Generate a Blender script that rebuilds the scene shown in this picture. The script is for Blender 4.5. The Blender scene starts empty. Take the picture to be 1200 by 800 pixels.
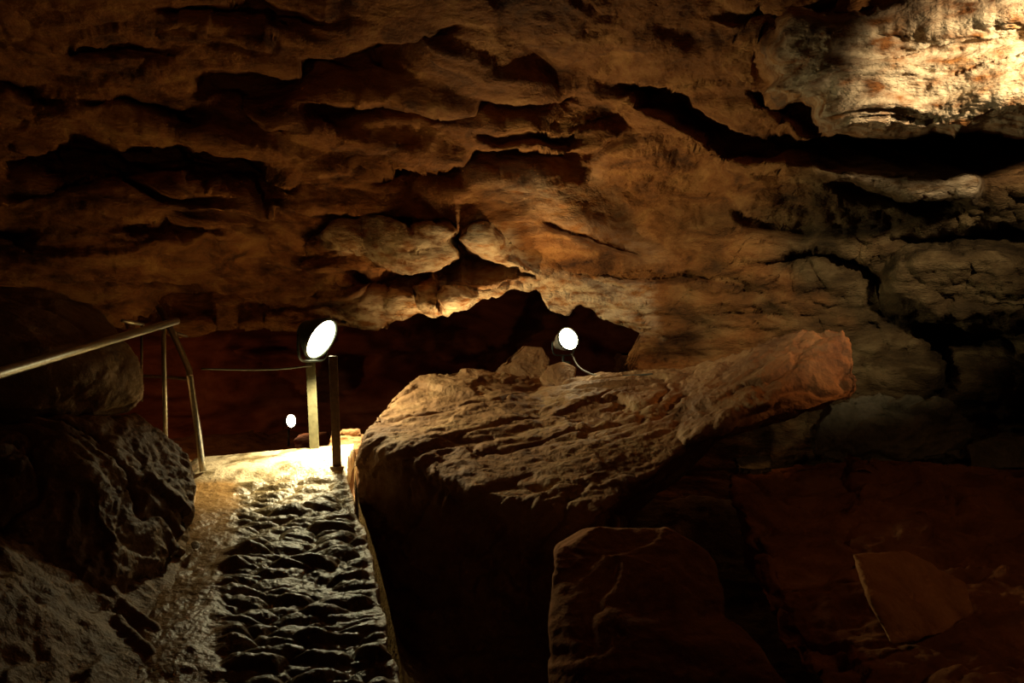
import bpy, bmesh, math
import numpy as np
from mathutils import Vector, Matrix

# ------------------------------------------------------------------ camera, world, exposure
scene = bpy.context.scene
COL = scene.collection
CAMZ = 1.5
cam_d = bpy.data.cameras.new('camera'); cam_d.lens = 30; cam_d.sensor_width = 36
cam = bpy.data.objects.new('camera', cam_d); COL.objects.link(cam)
cam.location = (0, 0, CAMZ); cam.rotation_euler = (math.pi/2, 0, 0)
scene.camera = cam
scene.view_settings.view_transform = 'Standard'
scene.view_settings.look = 'None'
scene.view_settings.exposure = 0.0
scene.view_settings.gamma = 1.0
scene.view_settings.use_curve_mapping = False
w = bpy.data.worlds.new('world'); scene.world = w; w.use_nodes = True
w.node_tree.nodes['Background'].inputs[0].default_value = (0, 0, 0, 1)
w.node_tree.nodes['Background'].inputs[1].default_value = 0.0

def at(px, py, Y):
    """a point seen at photo pixel (px, py) that stands Y metres away"""
    return Vector(((px-600)/1000*Y, Y, CAMZ+(400-py)/1000*Y))

def spot(name, loc, target, power, color, angle=100, blend=0.8, radius=0.06):
    l = bpy.data.lights.new(name, 'SPOT'); l.energy = power; l.color = color
    l.spot_size = math.radians(angle); l.spot_blend = blend; l.shadow_soft_size = radius
    o = bpy.data.objects.new(name, l); COL.objects.link(o)
    o.location = loc
    o.rotation_euler = (Vector(target)-Vector(loc)).to_track_quat('-Z', 'Y').to_euler()
    return o

WARM = (1.0, 0.62, 0.26)
AMBER = (1.0, 0.47, 0.14)
WHITE = (1.0, 0.86, 0.58)
# unseen floodlights, some behind rocks; entry, rear and chamber ones are added fill
LIGHTS = {
 'left_flood':  ((-2.95, 4.9, 1.25), (-1.9, 5.0, 2.8), 44, AMBER, 150),
 'entry_fill': ((-1.2, 0.6, 1.1), (-0.8, 4.6, 3.0), 12, AMBER, 75),  # added fill that lifts the upper ceiling, no known lamp
 'low_flood':   ((-0.36, 6.72, 1.22), (-0.2, 6.85, 2.0), 46, (1.0, .68, .30), 160),
 'right_flood': ((2.35, 2.4, 2.58), (2.2, 4.1, 2.66), 300, (1.0, 0.76, 0.46), 64),
 'side_flood':  ((3.12, 4.9, 2.3), (1.95, 5.2, 1.45), 85, (1.0, 0.40, 0.12), 27),
 'rear_fill':  ((3.0, 1.5, 2.2), (2.35, 4.2, 0.15), 14, (1.0, 0.5, 0.22), 52),  # added warm fill for the slabs and red rock at lower right
 'chamber_fill': ((-5.0, 9.5, 1.2), (-3, 13, 0.7), 38, (1.0, 0.38, 0.14), 110),  # added unseen light to brighten the far chamber's back wall
}
for n, a in LIGHTS.items():
    if a[2] > 0: spot(n, *a)
LAMP1 = 140.0      # emission strength of the lenses
BEAM1 = 170.0      # watts of the lamps' beams
BEAM2 = 29.0
LAMP2 = 60.0
LAMP3 = 60.0

# ------------------------------------------------------------------ noise
def _hash(ix, iy, iz, seed):
    h = (ix.astype(np.int64)*374761393 + iy.astype(np.int64)*668265263 + iz.astype(np.int64)*2147483647 + seed*974634777) & 0xFFFFFFFF
    h = ((h ^ (h >> 13))*1274126177) & 0xFFFFFFFF
    h = ((h ^ (h >> 16))*2246822519) & 0xFFFFFFFF
    h = h ^ (h >> 15)
    return (h & 0xFFFFFF)/float(0xFFFFFF)
def vnoise(P, seed=0):
    f = np.floor(P); t = P-f; i = f.astype(np.int64)
    t = t*t*t*(t*(t*6-15)+10)
    r = 0
    for dx in (0, 1):
        wx = t[:, 0] if dx else 1-t[:, 0]
        for dy in (0, 1):
            wy = t[:, 1] if dy else 1-t[:, 1]
            for dz in (0, 1):
                wz = t[:, 2] if dz else 1-t[:, 2]
                r = r + wx*wy*wz*_hash(i[:, 0]+dx, i[:, 1]+dy, i[:, 2]+dz, seed)
    return r*2-1
def fbm(P, octaves=4, seed=0, gain=0.5, ridged=False):
    a, s, r = 1.0, 0.0, np.zeros(len(P)); Q = np.array(P, dtype=float)
    for k in range(octaves):
        n = vnoise(Q, seed+k*17)
        if ridged: n = 1-2*np.abs(n)
        r += a*n; s += a; a *= gain; Q = Q*2.03+11.7
    return r/s
def worley(P, seed=0):
    f = np.floor(P); i = f.astype(np.int64); t = P-f
    d1 = np.full(len(P), 9.0); d2 = np.full(len(P), 9.0); cid = np.zeros(len(P))
    for dx in (-1, 0, 1):
        for dy in (-1, 0, 1):
            for dz in (-1, 0, 1):
                a, b, c = i[:, 0]+dx, i[:, 1]+dy, i[:, 2]+dz
                q = np.stack([dx+_hash(a, b, c, seed)-t[:, 0], dy+_hash(a, b, c, seed+1)-t[:, 1], dz+_hash(a, b, c, seed+2)-t[:, 2]], 1)
                d = np.sqrt((q*q).sum(1))
                n = d < d1
                d2 = np.where(n, d1, np.minimum(d2, d)); cid = np.where(n, _hash(a, b, c, seed+3), cid); d1 = np.where(n, d, d1)
    return d1, d2, cid
def sstep(a, b, x):
    t = np.clip((x-a)/(b-a), 0, 1); return t*t*(3-2*t)

# ------------------------------------------------------------------ materials
def rock_mat(name, dark, mid, pale, scale=3.0, rough=0.8, bump=0.4, spec=0.3, fine=60.0, strat=1.0, olive=False):
    m = bpy.data.materials.new(name); m.use_nodes = True
    nt = m.node_tree; N = nt.nodes; L = nt.links
    b = N['Principled BSDF']; b.inputs['Roughness'].default_value = rough
    b.inputs['Specular IOR Level'].default_value = spec
    geo = N.new('ShaderNodeTexCoord')
    mp = N.new('ShaderNodeMapping'); mp.inputs['Scale'].default_value = (1, 1, strat)
    L.new(geo.outputs['Object'], mp.inputs['Vector'])
    n1 = N.new('ShaderNodeTexNoise'); n1.inputs['Scale'].default_value = scale; n1.inputs['Detail'].default_value = 8; n1.inputs['Roughness'].default_value = 0.65
    n1.inputs['Distortion'].default_value = 0.6
    L.new(mp.outputs[0], n1.inputs['Vector'])
    cr = N.new('ShaderNodeValToRGB'); e = cr.color_ramp.elements
    e[0].position = 0.30; e[0].color = (*dark, 1); e[1].position = 0.72; e[1].color = (*pale, 1)
    k = e.new(0.5); k.color = (*mid, 1)
    L.new(n1.outputs['Fac'], cr.inputs[0])
    out = cr.outputs[0]
    a3 = N.new('ShaderNodeAttribute'); a3.attribute_name = 'clay'
    m3 = N.new('ShaderNodeMix'); m3.data_type = 'RGBA'; m3.inputs[7].default_value = (0.27, 0.15, 0.05, 1)
    L.new(a3.outputs['Fac'], m3.inputs[0]); L.new(out, m3.inputs[6]); out = m3.outputs[2]
    if olive:
        c2 = N.new('ShaderNodeValToRGB'); e = c2.color_ramp.elements
        e[0].position = 0.30; e[0].color = (0.026, 0.017, 0.008, 1); e[1].position = 0.72; e[1].color = (0.21, 0.15, 0.07, 1)
        k = e.new(0.5); k.color = (0.085, 0.054, 0.022, 1)
        L.new(n1.outputs['Fac'], c2.inputs[0])
        a2 = N.new('ShaderNodeAttribute'); a2.attribute_name = 'olive'
        m2 = N.new('ShaderNodeMix'); m2.data_type = 'RGBA'
        L.new(a2.outputs['Fac'], m2.inputs[0]); L.new(out, m2.inputs[6]); L.new(c2.outputs[0], m2.inputs[7]); out = m2.outputs[2]
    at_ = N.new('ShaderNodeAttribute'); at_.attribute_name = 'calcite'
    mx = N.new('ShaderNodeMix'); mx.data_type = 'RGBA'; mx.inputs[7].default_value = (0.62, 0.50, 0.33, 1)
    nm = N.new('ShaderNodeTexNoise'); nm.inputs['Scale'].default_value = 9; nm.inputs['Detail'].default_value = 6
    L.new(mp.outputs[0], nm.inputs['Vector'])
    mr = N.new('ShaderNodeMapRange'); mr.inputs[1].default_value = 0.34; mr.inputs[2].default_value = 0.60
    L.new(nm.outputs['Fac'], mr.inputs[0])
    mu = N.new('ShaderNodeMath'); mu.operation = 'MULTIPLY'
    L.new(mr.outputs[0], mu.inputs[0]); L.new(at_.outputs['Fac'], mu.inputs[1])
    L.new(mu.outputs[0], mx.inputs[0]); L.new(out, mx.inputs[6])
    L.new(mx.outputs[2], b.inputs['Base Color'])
    n2 = N.new('ShaderNodeTexNoise'); n2.inputs['Scale'].default_value = fine; n2.inputs['Detail'].default_value = 6; n2.inputs['Roughness'].default_value = 0.6
    L.new(mp.outputs[0], n2.inputs['Vector'])
    n3 = N.new('ShaderNodeTexNoise'); n3.inputs['Scale'].default_value = fine/4; n3.inputs['Detail'].default_value = 4
    L.new(mp.outputs[0], n3.inputs['Vector'])
    ad = N.new('ShaderNodeMath'); ad.operation = 'MULTIPLY_ADD'; ad.inputs[1].default_value = 0.35
    L.new(n2.outputs['Fac'], ad.inputs[0]); L.new(n3.outputs['Fac'], ad.inputs[2])
    bp = N.new('ShaderNodeBump'); bp.inputs['Strength'].default_value = bump; bp.inputs['Distance'].default_value = 0.03
    L.new(ad.outputs[0], bp.inputs['Height']); L.new(bp.outputs[0], b.inputs['Normal'])
    return m
def flat_mat(name, col, rough=0.5, metal=0.0, noise=0.0, bump=0.0, scale=40):
    m = bpy.data.materials.new(name); m.use_nodes = True
    nt = m.node_tree; N = nt.nodes; L = nt.links; b = N['Principled BSDF']
    b.inputs['Metallic'].default_value = metal
    n = N.new('ShaderNodeTexNoise'); n.inputs['Scale'].default_value = scale; n.inputs['Detail'].default_value = 5
    tc = N.new('ShaderNodeTexCoord'); L.new(tc.outputs['Object'], n.inputs['Vector'])
    cr = N.new('ShaderNodeValToRGB'); e = cr.color_ramp.elements
    e[0].position = .3; e[1].position = .7
    e[0].color = (*[c*(1-noise) for c in col], 1); e[1].color = (*col, 1)
    L.new(n.outputs['Fac'], cr.inputs[0]); L.new(cr.outputs[0], b.inputs['Base Color'])
    mr = N.new('ShaderNodeMapRange'); mr.inputs[3].default_value = rough*.8; mr.inputs[4].default_value = min(1, rough*1.25)
    L.new(n.outputs['Fac'], mr.inputs[0]); L.new(mr.outputs[0], b.inputs['Roughness'])
    if bump:
        bp = N.new('ShaderNodeBump'); bp.inputs['Strength'].default_value = bump; bp.inputs['Distance'].default_value = .004
        L.new(n.outputs['Fac'], bp.inputs['Height']); L.new(bp.outputs[0], b.inputs['Normal'])
    return m
def emit_mat(name, col, strength):
    m = bpy.data.materials.new(name); m.use_nodes = True
    b = m.node_tree.nodes['Principled BSDF']
    b.inputs['Base Color'].default_value = (.8, .8, .8, 1)
    b.inputs['Emission Color'].default_value = (*col, 1); b.inputs['Emission Strength'].default_value = strength
    return m

M_CEIL = rock_mat('ceiling_limestone', (0.045, 0.016, 0.006), (0.25, 0.098, 0.026), (0.44, 0.22, 0.07), 2.6, .85, .9, .2, 45, 2.5, olive=True)
M_WALL = M_CEIL
M_FAR = rock_mat('chamber_limestone', (0.08, 0.03, 0.014), (0.20, 0.07, 0.03), (0.30, 0.13, 0.06), 1.2, .9, .5, .1, 14, 2.0)
M_BOULDER = rock_mat('boulder_limestone', (0.13, 0.06, 0.026), (0.27, 0.14, 0.06), (0.38, 0.24, 0.11), 3.0, .72, .6, .3, 50, 1.0)
M_RED = rock_mat('red_clay_rock', (0.13, 0.048, 0.018), (0.26, 0.105, 0.04), (0.36, 0.17, 0.07), 3.0, .9, .5, .1, 40, 1.0)
M_PLATE = rock_mat('orange_brown_rock', (0.24, 0.10, 0.036), (0.40, 0.18, 0.065), (0.50, 0.26, 0.11), 3.0, .85, .6, .1, 40, 1.0)
M_GREY = rock_mat('grey_limestone', (0.10, 0.09, 0.055), (0.20, 0.185, 0.12), (0.30, 0.28, 0.20), 5.0, .8, .6, .3, 50, 1.0)
M_LEFT = rock_mat('mud_coated_rock', (0.09, 0.05, 0.022), (0.20, 0.12, 0.05), (0.32, 0.21, 0.09), 4.0, .62, .6, .4, 45, 1.0)
M_PATH = rock_mat('wet_stone_path', (0.07, 0.05, 0.022), (0.14, 0.10, 0.045), (0.24, 0.18, 0.09), 6.0, .38, .45, .55, 70, 1.0)
M_SOIL = rock_mat('cave_soil', (0.12, 0.068, 0.026), (0.24, 0.14, 0.052), (0.34, 0.21, 0.08), 5.0, .6, .6, .4, 60, 1.0)
M_STEEL = flat_mat('galvanised_steel', (0.55, 0.53, 0.44), .40, 1.0, .3, .2, 60)
M_POST = flat_mat('painted_post', (0.11, 0.10, 0.05), .5, .3, .35, .3, 40)
M_RUST = flat_mat('rusty_tube', (0.17, 0.10, 0.05), .6, .4, .5, .4, 50)
M_BLACK = flat_mat('black_housing', (0.03, 0.04, 0.035), .45, .2, .3, .1, 30)
M_CHROME = flat_mat('pale_neck', (0.6, 0.58, 0.5), .35, .6, .2, .1, 30)
M_CABLE = flat_mat('cable_rubber', (0.10, 0.09, 0.07), .45, 0, .3, .1, 30)

# ------------------------------------------------------------------ object helpers
def tag(o, label=None, cat=None, group=None, kind=None):
    if label: o['label'] = label
    if cat: o['category'] = cat
    if group: o['group'] = group
    if kind: o['kind'] = kind
    return o
def empty(name, loc, label, cat, group=None):
    o = bpy.data.objects.new(name, None); COL.objects.link(o); o.location = loc; o.empty_display_size = .1
    return tag(o, label, cat, group)
def link_mesh(name, me, mat, parent=None, smooth=True):
    me.materials.append(mat)
    if smooth: me.polygons.foreach_set('use_smooth', [True]*len(me.polygons))
    o = bpy.data.objects.new(name, me); COL.objects.link(o)
    if parent is not None:
        o.parent = parent
        o.matrix_parent_inverse = Matrix.Translation(-Vector(parent.location))
    return o
def grid_mesh(name, P, flip=False):
    """P: (rows, cols, 3)"""
    R, C = P.shape[:2]
    me = bpy.data.meshes.new(name)
    idx = np.arange(R*C).reshape(R, C)
    q = np.stack([idx[:-1, :-1], idx[:-1, 1:], idx[1:, 1:], idx[1:, :-1]], -1).reshape(-1, 4)
    if flip: q = q[:, ::-1]
    me.vertices.add(R*C); me.vertices.foreach_set('co', P.reshape(-1).astype(np.float32))
    me.loops.add(q.size); me.loops.foreach_set('vertex_index', q.reshape(-1).astype(np.int32))
    me.polygons.add(len(q)); me.polygons.foreach_set('loop_start', (np.arange(len(q))*4).astype(np.int32))
    me.update(); me.validate()
    return me
def set_attr(me, name, vals):
    a = me.attributes.new(name, 'FLOAT', 'POINT'); a.data.foreach_set('value', np.asarray(vals, dtype=np.float32))
def grid_normals(P):
    du = np.gradient(P, axis=1); dv = np.gradient(P, axis=0)
    n = np.cross(du, dv); n /= (np.linalg.norm(n, axis=2, keepdims=True)+1e-9)
    return n

def hull_rock(name, hulls, mat, voxel=0.014, amp=1.0, seed=1, label=None, cat='rock', smooth_it=4, craggy=1.0, strat=1.0, group=None, parent=None, kind=None, extra=None, grain=(1, 0, .18)):
    """a boulder: the union of convex lumps given by 3-D corner points, roughened"""
    bm = bmesh.new()
    for pts in hulls:
        b2 = bmesh.new()
        for p in pts: b2.verts.new(p)
        r = bmesh.ops.convex_hull(b2, input=b2.verts[:])
        junk = [v for v in b2.verts if not v.link_faces]
        for v in junk: b2.verts.remove(v)
        bmesh.ops.recalc_face_normals(b2, faces=b2.faces[:])
        tmp = bpy.data.meshes.new('tmp'); b2.to_mesh(tmp); b2.free()
        bm.from_mesh(tmp); bpy.data.meshes.remove(tmp)
    me = bpy.data.meshes.new('raw'); bm.to_mesh(me); bm.free()
    o = bpy.data.objects.new('raw', me); COL.objects.link(o)
    md = o.modifiers.new('r', 'REMESH'); md.mode = 'VOXEL'; md.voxel_size = voxel
    dg = bpy.context.evaluated_depsgraph_get(); dg.update()
    out = bpy.data.meshes.new_from_object(o.evaluated_get(dg), depsgraph=dg)
    bpy.data.objects.remove(o); bpy.data.meshes.remove(me)
    n = len(out.vertices); co = np.empty(n*3, np.float32); out.vertices.foreach_get('co', co); co = co.reshape(-1, 3).astype(float)
    ed = np.empty(len(out.edges)*2, np.int32); out.edges.foreach_get('vertices', ed); ed = ed.reshape(-1, 2)
    deg = np.bincount(ed.ravel(), minlength=n)[:, None]+1e-6
    def lap(c):
        s = np.zeros_like(c)
        for k in range(3):
            s[:, k] = np.bincount(ed[:, 0], weights=c[ed[:, 1], k], minlength=n)+np.bincount(ed[:, 1], weights=c[ed[:, 0], k], minlength=n)
        return s/deg
    for _ in range(smooth_it): co = co*.4+lap(co)*.6
    out.vertices.foreach_set('co', co.ravel().astype(np.float32)); out.update()
    nr = np.empty(n*3, np.float32); out.vertices.foreach_get('normal', nr); nr = nr.reshape(-1, 3)
    g = np.array(grain, float); g /= np.linalg.norm(g)
    Q = co*np.array([1, 1, strat]); Q = Q-.45*(Q@g)[:, None]*g[None]+seed*13.1
    warp = np.stack([fbm(Q*1.7, 3, 5), fbm(Q*1.7, 3, 6), fbm(Q*1.7, 3, 7)], 1)
    Q2 = Q+warp*.25
    d = .07*fbm(Q2*1.4, 3, seed)+.013*fbm(Q2*5.0, 4, seed+3, .6)*craggy+.012*fbm(Q2*16, 4, seed+5, .7)*craggy+.005*fbm(Q2*34, 3, seed+8, .7)*craggy-.018*np.exp(-(fbm(Q2*2.5, 3, seed+6)/.05)**2)*craggy
    w1, w2, cid = worley(Q2*3.4, seed+9)
    d += (.026*(cid-.5))*craggy
    d *= amp
    if extra is not None: d = d+extra(co)
    co = co+nr*d[:, None]
    co = co*.8+lap(co)*.2
    out.vertices.foreach_set('co', co.ravel().astype(np.float32)); out.update()
    out.name = name
    # origin at its base
    base = Vector((float(co[:, 0].mean()), float(co[:, 1].mean()), float(co[:, 2].min())))
    out.transform(Matrix.Translation(-base))
    ob = link_mesh(name, out, mat); ob.location = base
    tag(ob, label, cat if kind != 'structure' else None, group, kind)
    return ob

def tube(name, pts, r, mat, parent=None, sides=14, smooth_pts=0, cap=True, kinks=0.0):
    """round tube through points; r a number or one per point"""
    pts = [Vector(p) for p in pts]
    rr = list(r) if hasattr(r, '__len__') else [r]*len(pts)
    if smooth_pts:
        np_, nr_ = [], []
        for i in range(len(pts)-1):
            p0 = pts[max(i-1, 0)]; p1 = pts[i]; p2 = pts[i+1]; p3 = pts[min(i+2, len(pts)-1)]
            for k in range(smooth_pts):
                t = k/smooth_pts
                np_.append(.5*((2*p1)+(p2-p0)*t+(2*p0-5*p1+4*p2-p3)*t*t+(3*p1-p0-3*p2+p3)*t**3)); nr_.append(rr[i]*(1-t)+rr[i+1]*t)
        np_.append(pts[-1]); nr_.append(rr[-1]); pts, rr = np_, nr_
    bm = bmesh.new(); rings = []
    up = Vector((0, 0, 1))
    d0 = (pts[1]-pts[0]).normalized()
    u = d0.orthogonal().normalized()
    for i, p in enumerate(pts):
        a = pts[max(i-1, 0)]; b = pts[min(i+1, len(pts)-1)]
        t = (b-a).normalized(); u = (u-t*u.dot(t)).normalized(); v = t.cross(u)
        rings.append([bm.verts.new(p+(u*math.cos(2*math.pi*k/sides)+v*math.sin(2*math.pi*k/sides))*rr[i]) for k in range(sides)])
    for a, b in zip(rings, rings[1:]):
        for k in range(sides): bm.faces.new((a[k], a[(k+1) % sides], b[(k+1) % sides], b[k]))
    if cap:
        bm.faces.new(rings[0][::-1]); bm.faces.new(rings[-1])
    bmesh.ops.recalc_face_normals(bm, faces=bm.faces[:])
    me = bpy.data.meshes.new(name); bm.to_mesh(me); bm.free()
    o = link_mesh(name, me, mat, parent)
    return o
def lathe(name, prof, origin, axis, mat, parent=None, sides=36, cap0=False, cap1=False):
    """prof: (distance along axis, radius)"""
    q = Vector(axis).normalized().to_track_quat('Z', 'Y'); bm = bmesh.new(); rings = []
    for z, r in prof:
        rings.append([bm.verts.new(Vector(origin)+q@Vector((r*math.cos(2*math.pi*k/sides), r*math.sin(2*math.pi*k/sides), z))) for k in range(sides)])
    for a, b in zip(rings, rings[1:]):
        for k in range(sides): bm.faces.new((a[k], a[(k+1) % sides], b[(k+1) % sides], b[k]))
    if cap0: bm.faces.new(rings[0][::-1])
    if cap1: bm.faces.new(rings[-1])
    bmesh.ops.recalc_face_normals(bm, faces=bm.faces[:])
    me = bpy.data.meshes.new(name); bm.to_mesh(me); bm.free()
    return link_mesh(name, me, mat, parent)

# ------------------------------------------------------------------ the cave shell
def interp(px, pts):
    xs, ys = zip(*pts); return np.interp(px, xs, ys)
CEIL_CTRL = [  # photo x, photo y, distance
 (-400,-300,2.3),(0,-300,2.4),(600,-300,2.5),(1200,-300,2.4),(1600,-300,2.3),
 (-400,-100,3.0),(0,-100,3.3),(300,-100,3.4),(600,-100,3.5),(900,-100,3.4),(1200,-100,3.2),(1600,-100,2.9),
 (-400,50,3.6),(0,50,4.2),(300,50,4.4),(600,50,4.5),(900,50,4.3),(1050,50,4.2),(1200,40,4.0),(1600,50,3.4),
 (-400,150,3.9),(0,150,4.8),(200,150,5.0),(400,150,5.2),(600,150,5.4),(800,150,5.3),(1000,150,4.5),(1200,150,4.2),(1600,150,3.5),
 (-400,260,4.2),(0,260,5.2),(200,260,5.5),(400,260,6.1),(600,260,6.3),(800,260,6.1),(1000,240,5.4),(1200,240,5.1),(1600,250,4.2),
 (-400,350,4.4),(0,350,5.4),(200,350,6.0),(400,350,6.7),(600,340,7.0),(750,350,7.0),(900,350,6.4),(1050,350,6.0),(1200,350,5.6),(1600,350,4.6),
 (750,440,7.2),(900,450,6.5),(1050,450,6.1),(1200,450,5.8),(1600,450,4.8),
 (750,640,6.8),(900,640,6.2),(1200,640,5.7),(1600,640,4.8),(400,400,7.0),(0,400,5.6),(200,400,6.3)]
_c = np.array(CEIL_CTRL, float); _cx = _c[:, :2]/300.0
def _phi(d2): return np.sqrt(d2+.04)
_A = _phi(((_cx[:, None]-_cx[None])**2).sum(-1))
_W = np.linalg.solve(_A+np.eye(len(_c))*1e-3, _c[:, 2]-5.0)
def base_depth(px, py):
    r = np.full(px.shape, 5.0)
    for (cx, cy), wt in zip(_cx, _W): r += wt*_phi((px/300-cx)**2+(py/300-cy)**2)
    return r
# bedding cracks: (polyline under which the bed is recessed, recess depth m, height of the recess in photo pixels)
CRACKS = [
 ([(5,190),(50,164),(90,158),(150,166),(210,160),(250,174),(300,185),(358,204)], .85, 40),
 ([(10,224),(60,224),(120,216),(180,222),(275,236)], .35, 9),
 ([(125,263),(170,260),(220,269),(262,262)], .3, 9),
 ([(-60,262),(0,262),(48,270)], .4, 16),
 ([(90,104),(150,108),(200,124),(245,130)], .4, 13),
 ([(-80,95),(0,92),(70,112)], .4, 14),
 ([(60,52),(150,44),(210,58)], .25, 12),
 ([(285,128),(310,134),(345,140)], .25, 10),
 ([(215,98),(262,88),(330,72),(420,40),(470,30),(545,8)], .5, 40),
 ([(330,122),(400,118),(440,104),(520,112),(600,96),(690,92)], .4, 26),
 ([(420,196),(470,186),(520,180),(560,166),(640,164),(690,170),(735,150)], .55, 30),
 ([(265,250),(300,244),(345,232),(400,231),(440,247),(470,256)], .5, 50),
 ([(725,92),(755,98),(790,108),(820,130),(855,152),(900,172)], .8, 24),
 ([(880,106),(905,116),(935,132),(985,152)], .45, 14),
 ([(835,172),(900,163),(960,157),(1010,161),(1100,163),(1200,164),(1700,150)], 1.7, 30),
 ([(830,24),(880,14),(940,10),(1000,8),(1080,-6),(1200,-14)], .5, 14),
 ([(170,-5),(260,-2),(330,4),(400,8)], .3, 18),
 ([(560,148),(620,140),(690,150)], .3, 12),
 ([(620,250),(660,262),(700,280),(750,302)], .16, 8),
 ([(690,318),(740,322),(800,316),(850,320)], .16, 7),
 ([(400,318),(450,316),(500,318),(545,312)], .35, 30),
 ([(960,214),(1010,226),(1060,236),(1140,240)], .25, 12),
 ([(1040,276),(1120,268),(1200,262),(1400,262)], .45, 22),
 ([(900,300),(960,288),(1000,300),(1050,330)], .35, 20),
 ([(1080,382),(1140,388),(1220,380)], .4, 26),
 ([(860,240),(900,262),(960,262)], .25, 16),
]
BUMPS = [  # blocks standing proud (negative = nearer) or hollows (positive)
 ([(400,272),(430,262),(530,262),(532,300),(505,314),(450,302),(405,292)], -.40, 5),
 ([(530,266),(548,268),(560,290),(600,312),(625,322),(600,330),(545,330),(520,345),(512,318),(530,300)], .75, 4),
 ([(548,272),(572,266),(590,290),(625,318),(612,322),(575,300)], -.28, 4),
 ([(520,342),(535,334),(556,344),(540,358),(524,356)], -.30, 4),
 ([(415,322),(495,320),(500,346),(450,352),(418,345)], .30, 8),
 ([(500,316),(508,316),(512,345),(520,358),(508,360),(500,345)], -.22, 3),
 ([(1040,316),(1080,292),(1140,284),(1200,300),(1240,340),(1220,378),(1100,380),(1050,350)], -.35, 12),
 ([(905,60),(925,25),(1000,5),(1120,-10),(1260,-10),(1260,160),(1100,160),(990,148),(925,120)], -.5, 12),
 ([(960,200),(1010,196),(1060,200),(1138,202),(1134,240),(1080,236),(1010,222)], -.30, 5),
 ([(670,205),(700,190),(830,180),(870,270),(800,320),(720,290)], .35, 30),
 ([(1090,395),(1115,395),(1120,450),(1095,470)], .4, 8),
 ([(620,60),(740,70),(735,150),(640,140)], .3, 30),
 ([(200,310),(380,270),(400,360),(320,385),(180,360)], .5, 35),
]
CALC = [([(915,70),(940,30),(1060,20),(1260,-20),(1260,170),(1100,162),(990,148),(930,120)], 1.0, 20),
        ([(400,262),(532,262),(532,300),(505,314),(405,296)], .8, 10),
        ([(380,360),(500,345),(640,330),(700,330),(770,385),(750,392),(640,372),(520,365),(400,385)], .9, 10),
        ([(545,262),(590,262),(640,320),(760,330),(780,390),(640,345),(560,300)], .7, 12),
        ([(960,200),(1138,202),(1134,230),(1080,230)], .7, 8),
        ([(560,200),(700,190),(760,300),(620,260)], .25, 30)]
def poly_sd(px, py, poly):
    """signed distance, negative inside"""
    d = np.full(px.shape, 1e9); ins = np.zeros(px.shape, bool)
    for (x1, y1), (x2, y2) in zip(poly, poly[1:]+poly[:1]):
        ex, ey = x2-x1, y2-y1
        t = np.clip(((px-x1)*ex+(py-y1)*ey)/(ex*ex+ey*ey+1e-9), 0, 1)
        d = np.minimum(d, np.hypot(px-x1-t*ex, py-y1-t*ey))
        c = ((y1 > py) != (y2 > py)) & (px < (x2-x1)*(py-y1)/((y2-y1) if y2 != y1 else 1e-9)+x1)
        ins ^= c
    return np.where(ins, -d, d)
def shell_points(px, py):
    shp = px.shape
    X = np.stack([px.ravel()/60, py.ravel()/25, np.zeros(px.size)], 1)
    wx = px+10*fbm(X*.8, 2, 31).reshape(shp); wy = py+7*fbm(X*np.array([.6, 1, 1]), 3, 41).reshape(shp)
    D = base_depth(px, py); D0 = D.copy()
    for line, A, h in CRACKS:
        x0, x1 = line[0][0], line[-1][0]
        tp = sstep(x0-12, x0+.22*(x1-x0), wx)*(1-sstep(x1-.22*(x1-x0), x1+12, wx))
        dy = wy-interp(wx, line)
        hh = h*(.35+.65*tp)
        D = D+A*tp*sstep(-2.0, 3.5, dy)*(1-sstep(0, 1.0, dy/(hh*1.7)))
    for poly, A, s in BUMPS:
        D = D+A*(1-sstep(-s, s, poly_sd(wx, wy, poly)))
    P = np.stack([(px-600)/1000*D, D, CAMZ+(400-py)/1000*D], -1)
    Q = np.stack([(px-600)/1000*D0, D0, CAMZ+(400-py)/1000*D0], -1).reshape(-1, 3)
    S = Q*np.array([1, 1, 2.6])
    wr = np.stack([fbm(S*1.1, 3, 51), fbm(S*1.1, 3, 52), fbm(S*1.1, 3, 53)], 1)
    S2 = S+.35*wr
    beds = (Q[:, 2]*1.0+.12*Q[:, 1]+.10*Q[:, 0]+.22*fbm(Q*.9, 4, 61))/.17
    fr = beds-np.floor(beds)
    step = sstep(0, .75, fr)-sstep(.86, 1.0, fr)
    mod = np.clip(.5+.9*fbm(Q*.8, 3, 71), 0, 1)
    w1, w2, cid = worley(S2*np.array([1.0, 1.4, 1.6]), 77)
    w3, w4, cid2 = worley((Q+.1*wr)*7.5, 88)
    right = sstep(780, 980, px.ravel())*sstep(190, 260, py.ravel())
    T = Q*np.array([1.3, 1.6, 9.0])+.5*wr
    crev = np.exp(-(fbm(T*.55, 4, 111)/.045)**2)*np.clip(.1+1.6*fbm(Q*.9, 3, 113), 0, 1)
    crev2 = np.exp(-(fbm(T*1.5, 3, 121)/.05)**2)*np.clip(.1+1.6*fbm(Q*1.6, 3, 123), 0, 1)
    d = .11*fbm(S2*.8, 3, 81)+.030*fbm(T*.6, 5, 91, .6)+.026*fbm(T*2.0, 4, 95, .6, True)+.026*fbm(Q*8, 5, 97, .65)
    d += .10*step*mod*(1-right)+.06*(cid-.5)*(1-right)-.13*crev-.05*crev2
    d += right*(.05*(1-w3)+.04*(cid2-.5)+.05*fbm(Q*5, 3, 99))
    d -= right*0.03
    return P, d.reshape(shp), wx, wy
def soft_normals(P, it=14):
    B = P.copy()
    for _ in range(it):
        B[1:-1] = (B[:-2]+B[1:-1]*2+B[2:])/4; B[:, 1:-1] = (B[:, :-2]+B[:, 1:-1]*2+B[:, 2:])/4
    return grid_normals(B)
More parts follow.
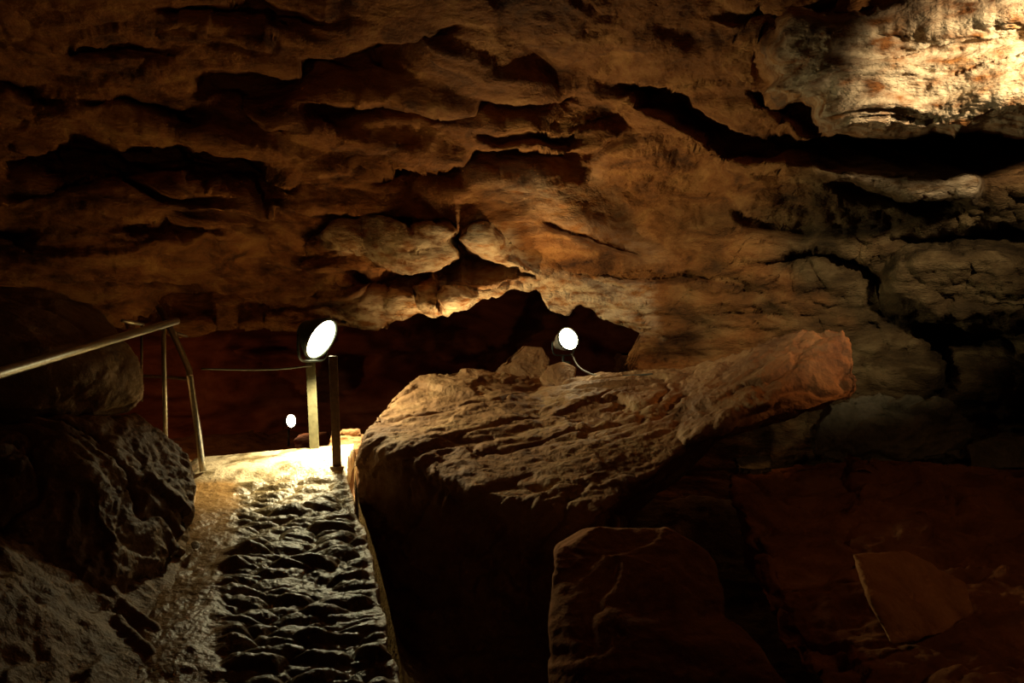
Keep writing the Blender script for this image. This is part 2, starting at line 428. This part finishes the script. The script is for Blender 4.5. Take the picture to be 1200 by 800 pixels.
def olive_mask(px, py):
    n = fbm(np.stack([px.ravel()/80, py.ravel()/50, 0*px.ravel()], 1), 4, 201).reshape(px.shape)
    return sstep(-.2, .35, (px-850)/400+(py-300)/500*.6+.45*n)*sstep(150, 240, py)
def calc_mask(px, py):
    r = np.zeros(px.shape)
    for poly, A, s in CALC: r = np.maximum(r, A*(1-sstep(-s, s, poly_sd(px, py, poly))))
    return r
def spaced(a, b, vis0, vis1, fine, coarse):
    L = []
    x = a
    while x < b:
        L.append(x); x += fine if vis0 <= x < vis1 else coarse
    L.append(b); return np.array(L, float)

LIP = [(-400,352),(0,352),(100,368),(200,392),(300,392),(380,388),(400,383),(450,378),(490,366),(520,358),(540,357),(560,350),(600,341),(628,338),(645,356),(665,362),(680,350),(700,362),(730,378),(748,386),(760,396),(800,420),(900,420),(1600,420)]
JOIN = [(-400,420),(740,420),(752,385),(800,345),(860,300),(900,250),(950,205),(1200,200),(1600,190)]
def build_ceiling():
    xs = spaced(-400, 1600, -40, 1240, 2.2, 10); rows = 190
    lip = interp(xs, LIP)
    join = np.where(xs > 745, interp(xs, JOIN)+6, 1e9)
    bot = np.minimum(lip, join)
    t = np.linspace(0, 1, rows)**.8
    top = -300
    py = top+(bot[None, :]-top)*t[:, None]; px = np.repeat(xs[None], rows, 0)
    P, d, wx, wy = shell_points(px, py)
    n = soft_normals(P)
    view = P-np.array([0, 0, CAMZ]); s = np.sign((n*view).sum(-1, keepdims=True)); n = -n*s
    P = P+n*d[..., None]
    c = calc_mask(wx, wy)
    # behind the lip the roof turns up and runs on over the far chamber
    last = P[-1]; ext = []
    K = 26
    for k in range(1, K+1):
        u = k/K
        q = last.copy()
        q[:, 1] += 8.5*u**1.3+.03*k; q[:, 2] += 1.1*(1-math.exp(-u*7))
        q[:, 0] *= (1+.5*u)
        q += (.12*fbm(q*1.5, 3, 7)*min(1, u*4))[:, None]
        ext.append(q)
    left = xs < 745
    P2 = np.concatenate([P, np.array(ext)], 0)
    # right of the lip no run-on is needed: pull it back to the wall join
    P2[rows:, ~left] = P[-1][None, ~left]+np.arange(1, K+1)[:, None, None]*np.array([0, .05, .02])
    me = grid_mesh('ceiling', P2)
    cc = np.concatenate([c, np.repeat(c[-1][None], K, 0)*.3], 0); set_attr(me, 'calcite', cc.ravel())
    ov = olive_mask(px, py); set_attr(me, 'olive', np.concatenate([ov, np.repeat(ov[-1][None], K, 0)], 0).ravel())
    o = link_mesh('ceiling', me, M_CEIL); tag(o, 'layered orange-brown limestone cave roof split by long dark cracks', kind='structure')
build_ceiling()

def build_wall_right():
    xs = spaced(740, 1600, 740, 1240, 2.4, 10); rows = 150
    top = interp(xs, JOIN)
    t = np.linspace(0, 1, rows)
    py = top[None]+(660-top[None])*t[:, None]; px = np.repeat(xs[None], rows, 0)
    P, d, wx, wy = shell_points(px, py)
    n = soft_normals(P)
    view = P-np.array([0, 0, CAMZ]); s = np.sign((n*view).sum(-1, keepdims=True)); n = -n*s
    P = P+n*d[..., None]
    # its left end turns back into the far chamber
    K = 14; ext = []
    for k in range(K, 0, -1):
        u = k/K; q = P[:, 0].copy(); q[:, 1] += 6*u; q[:, 0] += .9*u+.15*math.sin(u*9); q[:, 0] += .12*fbm(q*1.5, 3, 17)
        ext.append(q)
    P2 = np.concatenate([np.array(ext).transpose(1, 0, 2), P], 1)
    me = grid_mesh('wall_right', P2)
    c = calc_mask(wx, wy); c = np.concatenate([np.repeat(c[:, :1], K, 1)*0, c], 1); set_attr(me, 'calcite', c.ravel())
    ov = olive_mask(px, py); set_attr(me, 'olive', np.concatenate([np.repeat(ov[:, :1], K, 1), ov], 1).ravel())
    o = link_mesh('wall_right', me, M_WALL); tag(o, 'knobbly grey-brown cave wall rising behind the fallen slabs', kind='structure')
build_wall_right()

def build_back():
    xs = np.linspace(-9.5, 7, 240); zs = np.linspace(-.8, 3.4, 90)
    X, Z = np.meshgrid(xs, zs)
    Y = 13.2-.03*(X+1)**2*1.5+.25*np.sin(Z*1.2)
    P = np.stack([X, Y, Z], -1); Q = P.reshape(-1, 3)
    d = .9*fbm(Q*np.array([.45, .5, .9]), 4, 5)+.22*fbm(Q*np.array([1.2, 1, 3.5]), 4, 6, .55, True)
    w1, w2, cid = worley(Q*np.array([.5, 1, .6]), 4); d += .7*(cid-.5)
    P[..., 1] -= d.reshape(X.shape)
    me = grid_mesh('wall_back', P); o = link_mesh('wall_back', me, M_FAR); tag(o, 'dark reddish back wall of the far chamber', kind='structure')
build_back()
def build_left_wall():
    ys = np.linspace(2.2, 13.6, 200); zs = np.linspace(-.8, 3.6, 80)
    Yg, Z = np.meshgrid(ys, zs)
    X = -3.0-.62*(Yg-2.2)+.12*np.sin(Yg*2)
    P = np.stack([X, Yg, Z], -1); Q = P.reshape(-1, 3)
    d = .5*fbm(Q*np.array([.6, .6, 1.2]), 4, 15)+.15*fbm(Q*np.array([1.5, 1.5, 4]), 4, 16, .55, True)
    P[..., 0] += d.reshape(X.shape)
    me = grid_mesh('wall_left', P); o = link_mesh('wall_left', me, M_FAR); tag(o, 'rough brown cave wall on the left behind the boulders', kind='structure')
build_left_wall()

# ------------------------------------------------------------------ path and floor
def path_z(x, y):
    """height of the walkway: climbs to a crest, then falls away beyond it"""
    z = .30+.160*(y-3.0)+.09*(x+1.6)*sstep(4.8, 5.4, y)*1.0
    z = np.where(y > 5.62, z-.9*(y-5.62)**1.0*sstep(5.62, 5.75, y)-0*y, z)
    return np.maximum(z, -.25)
PATH_L = [(2.0,-1.15),(2.6,-1.25),(3.0,-1.30),(3.6,-1.46),(4.2,-1.62),(4.8,-1.80),(5.3,-1.96),(5.7,-2.06),(6.4,-2.2)]
PATH_R = [(2.0,-.22),(2.6,-.28),(3.0,-.38),(3.6,-.52),(4.2,-.68),(4.8,-.86),(5.3,-.98),(5.7,-1.04),(6.4,-1.1)]
def build_path():
    ys = np.linspace(2.2, 6.2, 500); us = np.linspace(-.14, 1.04, 262)
    Y, U = np.meshgrid(ys, us, indexing='ij')
    xl = interp(Y, PATH_L); xr = interp(Y, PATH_R); X = xl+(xr-xl)*U
    Z = path_z(X, Y)
    Q = np.stack([X.ravel()*4.9, Y.ravel()*12.5, np.zeros(X.size)], 1)
    Q[:, :2] += .6*np.stack([fbm(Q*.5, 3, 3), fbm(Q*.5, 3, 4)], 1)
    w1, w2, cid = worley(Q*np.array([1, 1, 0])+np.array([0, 0, .5]), 12)
    cob = np.clip(1-np.exp(-(w2-w1)*3.4), 0, 1)*.6+.4*np.clip(1-w1, 0, 1)
    cob = (cob*(.45+.9*cid)).reshape(X.shape)
    cover = sstep(.20, .34, U+.06*fbm(Q*.4, 2, 8).reshape(X.shape))*(1-sstep(.90, .99, U))
    cobbled = 1-sstep(5.18, 5.28, Y+.05*fbm(Q*.3, 2, 9).reshape(X.shape)-.05*(X+1.5))
    fade = cover*cobbled
    R = np.stack([X.ravel(), Y.ravel(), Z.ravel()], 1)
    Z = Z+.062*(cob-.5)*fade+.016*fbm(R*np.array([9, 22, 9]), 4, 24, .6).reshape(X.shape)*fade+(.004+.010*cobbled)*fbm(R*9, 4, 21).reshape(X.shape)+.005*cobbled*fbm(R*34, 3, 22).reshape(X.shape)
    Z += .03*cobbled*fbm(R*2.2, 2, 23).reshape(X.shape)
    Z -= .9*sstep(.975, 1.0, U+.05*fbm(R*5, 4, 25).reshape(X.shape))+.035*(1-sstep(-.13, -.01, U+.05*fbm(R*5, 4, 26).reshape(X.shape)))
    # first step lip of the smooth landing
    Z += .055*sstep(5.20, 5.32, Y-.05*(X+1.5))
    me = grid_mesh('path', np.stack([X, Y, Z], -1), True)
    set_attr(me, 'calcite', ((1-cobbled)*1.4).ravel())
    set_attr(me, 'clay', np.clip((1-cover)*cobbled, 0, 1).ravel())
    o = link_mesh('path', me, M_PATH); tag(o, 'wet cobbled walkway climbing to a smooth brightly lit landing', kind='structure')
build_path()
def build_floor():
    xs = np.concatenate([np.linspace(-7, -3, 60), np.linspace(-2.98, 0, 330), np.linspace(.03, 6, 150)])
    ys = np.concatenate([np.linspace(-.5, 2.2, 40), np.linspace(2.21, 6.2, 420), np.linspace(6.25, 14, 120)])
    Y, X = np.meshgrid(ys, xs, indexing='ij')
    xl = interp(Y, PATH_L); xr = interp(Y, PATH_R)
    base = path_z(np.clip(X, xl, xr), Y)
    dl = np.clip(xl-X, 0, 9); dr = np.clip(X-xr, 0, 9)
    front = 1-sstep(5.4, 6.2, Y)
    bank = .46*sstep(-.05, .85, dl)*front
    drop = -1.0*(1-np.exp(-dr*7))*front
    inside = (X > xl) & (X < xr)
    Z = base+bank+drop
    Z = np.where(inside & (Y < 6.1) & (Y > 2.2), Z-.20*sstep(.0, .10, X-xl)-.7*sstep(-.12, 0, X-xr), Z-.0)
    far = sstep(6.0, 7.0, Y)
    Z = Z*(1-far)+(-.15+.25*sstep(9, 13, Y))*far
    R = np.stack([X.ravel(), Y.ravel(), Z.ravel()], 1)
    W = R+.2*np.stack([fbm(R*2, 3, 1), fbm(R*2, 3, 2), 0*R[:, 0]], 1)
    rough = np.clip(dl*4, 0, 1)+np.clip(dr*3, 0, 1)+far+.1
    n = .11*fbm(W*2.0, 4, 33)+.040*fbm(W*5.5, 4, 34, .6, True)+.014*fbm(W*18, 4, 35, .6)
    Z = Z+(n.reshape(X.shape))*np.clip(rough, 0, 1)
    # two root-like wet mud ridges that run down onto the walkway
    for pts, hh in (([(120,700,3.55),(170,722,3.40),(205,742,3.28),(232,758,3.2)], .04), ([(140,728,3.35),(165,752,3.22),(205,772,3.12),(232,784,3.05)], .035)):
        pr = [at(*p) for p in pts]
        dm = np.full(X.shape, 9.0)
        for a, b in zip(pr, pr[1:]):
            ex, ey = b.x-a.x, b.y-a.y; t = np.clip(((X-a.x)*ex+(Y-a.y)*ey)/(ex*ex+ey*ey), 0, 1)
            dm = np.minimum(dm, np.hypot(X-a.x-t*ex, Y-a.y-t*ey))
        Z += hh*np.exp(-(dm/.025)**2)
    me = grid_mesh('floor', np.stack([X, Y, Z], -1), True)
    o = link_mesh('floor', me, M_SOIL); tag(o, 'uneven muddy cave floor beside the walkway', kind='structure')
build_floor()

# ------------------------------------------------------------------ boulders
A = at
# the great tilted boulder right of the path
hull_rock('boulder', [
 [A(452,470,5.6), A(492,441,5.9), A(546,431,6.1), A(610,444,6.2), A(700,448,6.3), A(427,502,5.2), A(424,520,5.12), A(470,545,4.95), A(560,575,4.62), A(640,600,4.5), A(700,602,4.4),
  A(420,600,5.05), A(424,700,5.0), A(450,800,4.9), A(560,850,4.75), A(700,850,4.65), A(740,560,5.4), A(480,700,6.0), A(640,760,6.2)],
 [A(600,446,6.2), A(700,450,6.25), A(780,436,6.1), A(850,432,5.9), A(880,470,5.3), A(800,530,4.85), A(700,600,4.4), A(560,560,4.75), A(740,600,5.2), A(600,600,6.2)],
 [A(780,438,6.1), A(850,430,5.9), A(905,400,5.55), A(960,388,5.4), A(990,388,5.3), A(1012,455,5.05), A(1000,468,5.0), A(900,470,4.95), A(800,520,4.85), A(980,470,5.5), A(850,500,5.6)],
 ], M_BOULDER, .0125, .9, 3, 'huge tilted boulder beside the path, its top lit by two floodlights', 'boulder', 2, 1.8, grain=(1, .2, .25))
hull_rock('rock_slab', [
 [A(648,645,3.75), A(700,614,3.85), A(782,618,3.85), A(838,658,3.75), A(846,722,3.5), A(700,900,3.0), A(640,860,3.2), A(800,880,3.0), A(660,640,4.3), A(800,640,4.4), A(850,760,4.0), A(700,900,4.0)],
 [A(700,720,3.45), A(846,722,3.5), A(886,758,3.35), A(922,800,3.15), A(945,880,2.95), A(700,900,3.0), A(900,800,3.9), A(720,850,4.0)],
 ], M_RED, .0125, .55, 7, 'dark reddish slab leaning against the front of the huge boulder', 'rock', 3, 1.0)
hull_rock('fallen_rock', [
 [A(850,548,5.0), A(900,540,5.2), A(960,532,5.3), A(1010,529,5.3), A(1000,640,4.5), A(870,640,4.6), A(900,740,4.0), A(880,700,4.3), A(960,800,3.6), A(1040,900,3.2), A(980,620,5.35), A(860,600,5.3)],
 [A(1005,528,5.2), A(1070,545,5.2), A(1200,545,5.2), A(1420,570,4.9), A(1420,900,3.2), A(1020,900,3.2), A(980,700,4.1), A(1000,600,4.8), A(1300,600,4.9), A(1050,620,5.2)],
 ], M_RED, .015, 1.6, 11, 'broad dull red rock mass filling the lower right below the wall', 'rock', 3, 1.7)
hull_rock('flat_rock', [
 [A(1000,648,3.80), A(1060,641,3.92), A(1105,664,3.90), A(1132,682,3.86), A(1141,718,3.72), A(1105,744,3.58), A(1045,756,3.48), A(1018,702,3.55), A(1010,680,3.9), A(1060,670,4.05), A(1130,710,3.95), A(1060,745,3.75)],
 ], M_PLATE, .009, .6, 13, 'flat angular orange-brown plate of rock lying on the red rock mass', 'rock', 2, 1.0)
hull_rock('jutting_rock', [
 [A(965,470,5.5), A(1040,462,5.55), A(1110,470,5.5), A(1142,500,5.4), A(1130,540,5.36), A(1000,548,5.38), A(950,530,5.45), A(960,500,5.72), A(1120,500,5.7)],
 ], M_GREY, .011, 1.2, 17, 'grey-green rock jutting out under the right end of the huge boulder', 'rock', 3, 2.2)
hull_rock('jutting_rock', [
 [A(1130,520,5.3), A(1160,508,5.4), A(1225,506,5.3), A(1240,550,5.2), A(1140,552,5.2), A(1200,520,5.7), A(1140,530,5.6)],
 ], M_GREY, .012, .7, 19, 'small grey rock at the right edge just above the red rock mass', 'rock', 3, 2.0)
hull_rock('stone', [
 [A(858,536,5.05), A(880,531,5.1), A(906,532,5.1), A(908,552,5.0), A(884,556,4.95), A(862,552,4.95), A(885,540,5.3)],
 ], M_GREY, .007, .5, 23, 'little pale grey stone in the hollow under the huge boulder', 'stone', 2, 1.0)
hull_rock('boulder', [
 [A(572,440,6.3), A(590,418,6.35), A(612,402,6.4), A(636,402,6.4), A(648,420,6.35), A(645,446,6.25), A(580,450,6.2), A(610,440,6.7), A(640,420,6.7)],
 ], M_BOULDER, .008, .6, 29, 'small pointed mossy-brown rock perched on top of the huge boulder', 'rock', 2, 1.8)
hull_rock('stone', [
 [A(633,444,6.15), A(644,430,6.2), A(660,425,6.2), A(674,432,6.2), A(672,445,6.1), A(655,455,6.05), A(640,452,6.1), A(660,440,6.45)],
 ], M_BOULDER, .008, .35, 31, 'small rounded orange stone right under the floodlight on the boulder', 'stone', 2, .8)
# rocks left of the path
hull_rock('boulder', [
 [A(-160,330,3.9), A(-20,337,4.2), A(50,343,4.4), A(105,362,4.5), A(128,388,4.4), A(158,420,4.4), A(168,470,4.4), A(150,484,4.4), A(0,506,3.9), A(-160,505,3.7), A(0,400,3.75), A(100,430,4.0), A(0,450,5.0), A(140,450,5.0)],
 ], M_LEFT, .014, 1.0, 37, 'big dark boulder at the left edge behind the handrail', 'boulder', 4, .9)
hull_rock('boulder', [
 [A(-160,530,3.5), A(0,516,3.7), A(60,503,3.9), A(148,492,4.2), A(162,484,4.4), A(190,500,4.45), A(214,524,4.4), A(229,562,4.3), A(227,610,4.1), A(214,650,3.9), A(190,690,3.75), A(166,710,3.65),
  A(120,692,3.5), A(60,660,3.4), A(-160,660,3.2), A(150,600,3.75), A(0,560,3.5), A(100,560,3.7), A(120,600,4.6), A(200,600,4.9)],
 ], M_LEFT, .0115, 1.1, 41, 'craggy brown boulder overhanging the left side of the path', 'boulder', 2, 2.1)
hull_rock('stone', [[A(222,636,4.1), A(229,632,4.12), A(236,637,4.1), A(235,643,4.05), A(225,644,4.05), A(230,640,4.2)]], M_LEFT, .006, .15, 43,
          'tiny stone on the left edge of the path against the craggy boulder', 'stone', 1, .8)
hull_rock('rock', [
 [A(380,530,5.66), A(386,508,5.7), A(400,500,5.74), A(422,503,5.74), A(434,520,5.7), A(428,560,5.62), A(387,560,5.62), A(405,520,5.95)],
 ], M_BOULDER, .007, .7, 47, 'brightly lit yellow rock at the crest behind the lamp posts', 'rock', 1, 2.2)
hull_rock('rock', [
 [A(398,556,5.45), A(404,532,5.6), A(425,528,5.7), A(432,560,5.4), A(425,600,5.1), A(405,585,5.2), A(425,560,5.9)],
 ], M_BOULDER, .009, .5, 49, 'low pale rock between the right lamp post and the huge boulder', 'rock', 2, 1.0)
# far rocks in the chamber
hull_rock('rock', [
 [A(345,515,10.8), A(355,506,11), A(385,505,11), A(395,530,10.8), A(345,530,10.6), A(370,520,11.5)],
 ], M_FAR, .02, .6, 53, 'distant reddish rock lit beside the small far floodlight', 'rock', 2, 1.0)

# ------------------------------------------------------------------ railing
rl = empty('handrail', A(195,520,5.1), 'steel tube handrail running up the left side of the path', 'handrail')
tube('top_rail', [A(-140,482,2.35), A(0,437,3.0), A(100,407,3.85), A(207,376,5.1)], [.021]*4, M_STEEL, rl, 20)
tube('post', [A(191.5,381,5.02), A(192,420,5.02), A(194.5,530,5.02)], .013, M_STEEL, rl, 16)
rr_ = empty('handrail', A(238,549,5.3), 'rusty bent tube railing turning down beyond the crest of the path', 'handrail')
tube('top_rail', [A(186,360,5.25), A(193,372,5.2), A(208,402,5.25), A(221,432,5.3), A(222.5,440,5.3)], .019, M_RUST, rr_, 16, 3)
tube('post', [A(221,430,5.32), A(226,465,5.3), A(232,505,5.28), A(238,552,5.26)], .020, M_STEEL, rr_, 16, 3)
tube('middle_rail', [A(150,439,5.6), A(163,440,5.6), A(200,442,5.45), A(222,444,5.34)], .010, M_RUST, rr_, 12)
tube('brace', [A(196,384,5.3), A(207,390,5.5), A(219,394,5.7)], .009, M_RUST, rr_, 12)
bk = empty('metal_bar', A(156,378,5.0), 'short bright metal bar poking out above the left boulder', 'bar')
tube('bar', [A(143,375.5,5.0), A(168,380,5.2)], .010, M_STEEL, bk, 12)
tube('stub', [A(166,379.5,5.18), A(166,420,5.25), A(166,470,5.3)], .008, M_RUST, bk, 10)

# ------------------------------------------------------------------ lamp posts and floodlights
def lamp_post(px, Yd, y0, y1, wpx, label, mat, lean=0):
    base = A(px+lean, y1, Yd)
    e = empty('lamp_post', base, label, 'post', 'steel posts by the crest lamp')
    hw = wpx/1000*Yd/2
    top = A(px, y0, Yd)
    bm = bmesh.new()
    prof = [(-hw, -hw*.9), (hw, -hw*.9), (hw, -hw*.5), (-hw*.35, -hw*.5), (-hw*.35, hw), (-hw, hw)]   # angle-iron section
    rings = []
    for p in (base-Vector((0, 0, .03)), top):
        rings.append([bm.verts.new((p.x+a, p.y+b, p.z)) for a, b in prof])
    n = len(prof)
    for k in range(n): bm.faces.new((rings[0][k], rings[0][(k+1) % n], rings[1][(k+1) % n], rings[1][k]))
    bm.faces.new(rings[0][::-1]); bm.faces.new(rings[1])
    bmesh.ops.recalc_face_normals(bm, faces=bm.faces[:])
    bmesh.ops.bevel(bm, geom=bm.edges[:], offset=.002, segments=1, affect='EDGES')
    me = bpy.data.meshes.new('shaft'); bm.to_mesh(me); bm.free()
    link_mesh('shaft', me, mat, e, smooth=False)
    lathe('foot_plate', [(-.01, hw*2.1), (.012, hw*2.1), (.014, hw*2.0)], base, (0, 0, 1), mat, e, 8, True, True)
    return e
lamp_post(364, 5.62, 410, 531, 11, 'left one of the two thin steel posts under the crest lamp', M_POST, 6)
lamp_post(391, 5.3, 417, 548, 10, 'right one of the two steel posts at the crest, casting a shadow', M_RUST, 5)

def floodlight(name, c, n, R, mat_lens, label, depth=None, neck=None):
    """round floodlight: lens centre c, facing n, lens radius R"""
    n = Vector(n).normalized(); depth = depth or R*1.1
    e = empty(name, Vector(c)-Vector((0, 0, R*1.1)), label, 'floodlight')
    lathe('lens', [(0, R*.94), (R*.03, R*.9), (R*.06, R*.7), (R*.08, R*.4), (R*.09, .001)], c, n, mat_lens, e, 40)
    lathe('bezel', [(-R*.1, R*1.08), (R*.06, R*1.08), (R*.09, R*1.04), (R*.06, R*.95), (-R*.05, R*.95)], c, n, M_BLACK, e, 40)
    lathe('housing', [(-depth-.001, .001), (-depth, R*.42), (-depth*.8, R*.5), (-depth*.5, R*.82), (-R*.1, R*1.03), (-R*.04, R*.97), (-R*.06, .001)], c, n, M_BLACK if neck is None else neck, e, 40)
    # U bracket
    side = n.cross(Vector((0, 0, 1))).normalized(); down = Vector((0, 0, -1))
    cc = Vector(c)-n*depth*.45
    pts = [cc+side*R*1.12, cc+side*R*1.14+down*R*.7, cc+side*R*.9+down*R*1.18, cc+down*R*1.25, cc-side*R*.9+down*R*1.18, cc-side*R*1.14+down*R*.7, cc-side*R*1.12]
    tube('bracket', pts, R*.07, M_BLACK, e, 10, 4)
    return e, cc+down*R*1.25
M_L1 = emit_mat('crest_lamp_lens', (1.0, .90, .52), LAMP1)
M_L2 = emit_mat('boulder_lamp_lens', (1.0, .88, .50), LAMP2)
M_L3 = emit_mat('far_lamp_lens', (1.0, .72, .40), LAMP3)
f1, _ = floodlight('floodlight', A(376,397,5.5), (.83, -.33, -.45), .138, M_L1, 'large tilted floodlight glowing white on the posts at the path crest')
f2, b2 = floodlight('floodlight', A(666,397,6.3), (.46, -.84, .26), .083, M_L2, 'small round floodlight glowing on top of the huge boulder', .16, M_CHROME)
tube('stand', [b2, b2+Vector((0, .0, -.05)), A(668,425,6.32)], .012, M_BLACK, f2, 10)
f3, b3 = floodlight('floodlight', A(341,493,11.0), (.85, -.5, .1), .085, M_L3, 'tiny distant floodlight glowing low in the far chamber')
tube('stand', [b3, b3-Vector((0, 0, .22))], .015, M_BLACK, f3, 10)
fx, bx_ = b3, b3
n1 = Vector((.78, -.46, -.42)).normalized()
spot('crest_lamp_beam', A(376,397,5.5)+Vector((.07, -.06, -.19)), A(376,397,5.5)+Vector((-.22, -.05, -1.2)), BEAM1, (1.0, .84, .48), 112, 1.0, .05)
n2 = Vector((.46, -.84, .26)).normalized()
spot('boulder_lamp_beam', A(666,397,6.3)+n2*.04, A(666,397,6.3)+Vector((-.55, -.4, .9)), BEAM2, (1.0, .68, .29), 150, 1.0, .06)
c = tube('cable', [A(670,414,6.3), A(677,428,6.2), A(688,436,6.1), A(706,441,6.0), A(738,440,5.95), A(765,438,5.9)], .007, M_CABLE, None, 8, 6)
tag(c, 'thin cable curling from the boulder floodlight across the rock top', 'cable')
c = tube('cable', [A(236,432,5.4), A(290,433,5.5), A(330,432,5.55), A(366,428,5.58)], .006, M_CABLE, None, 8, 5)
tag(c, 'thin dark cable strung from the rusty railing to the lamp post', 'cable')
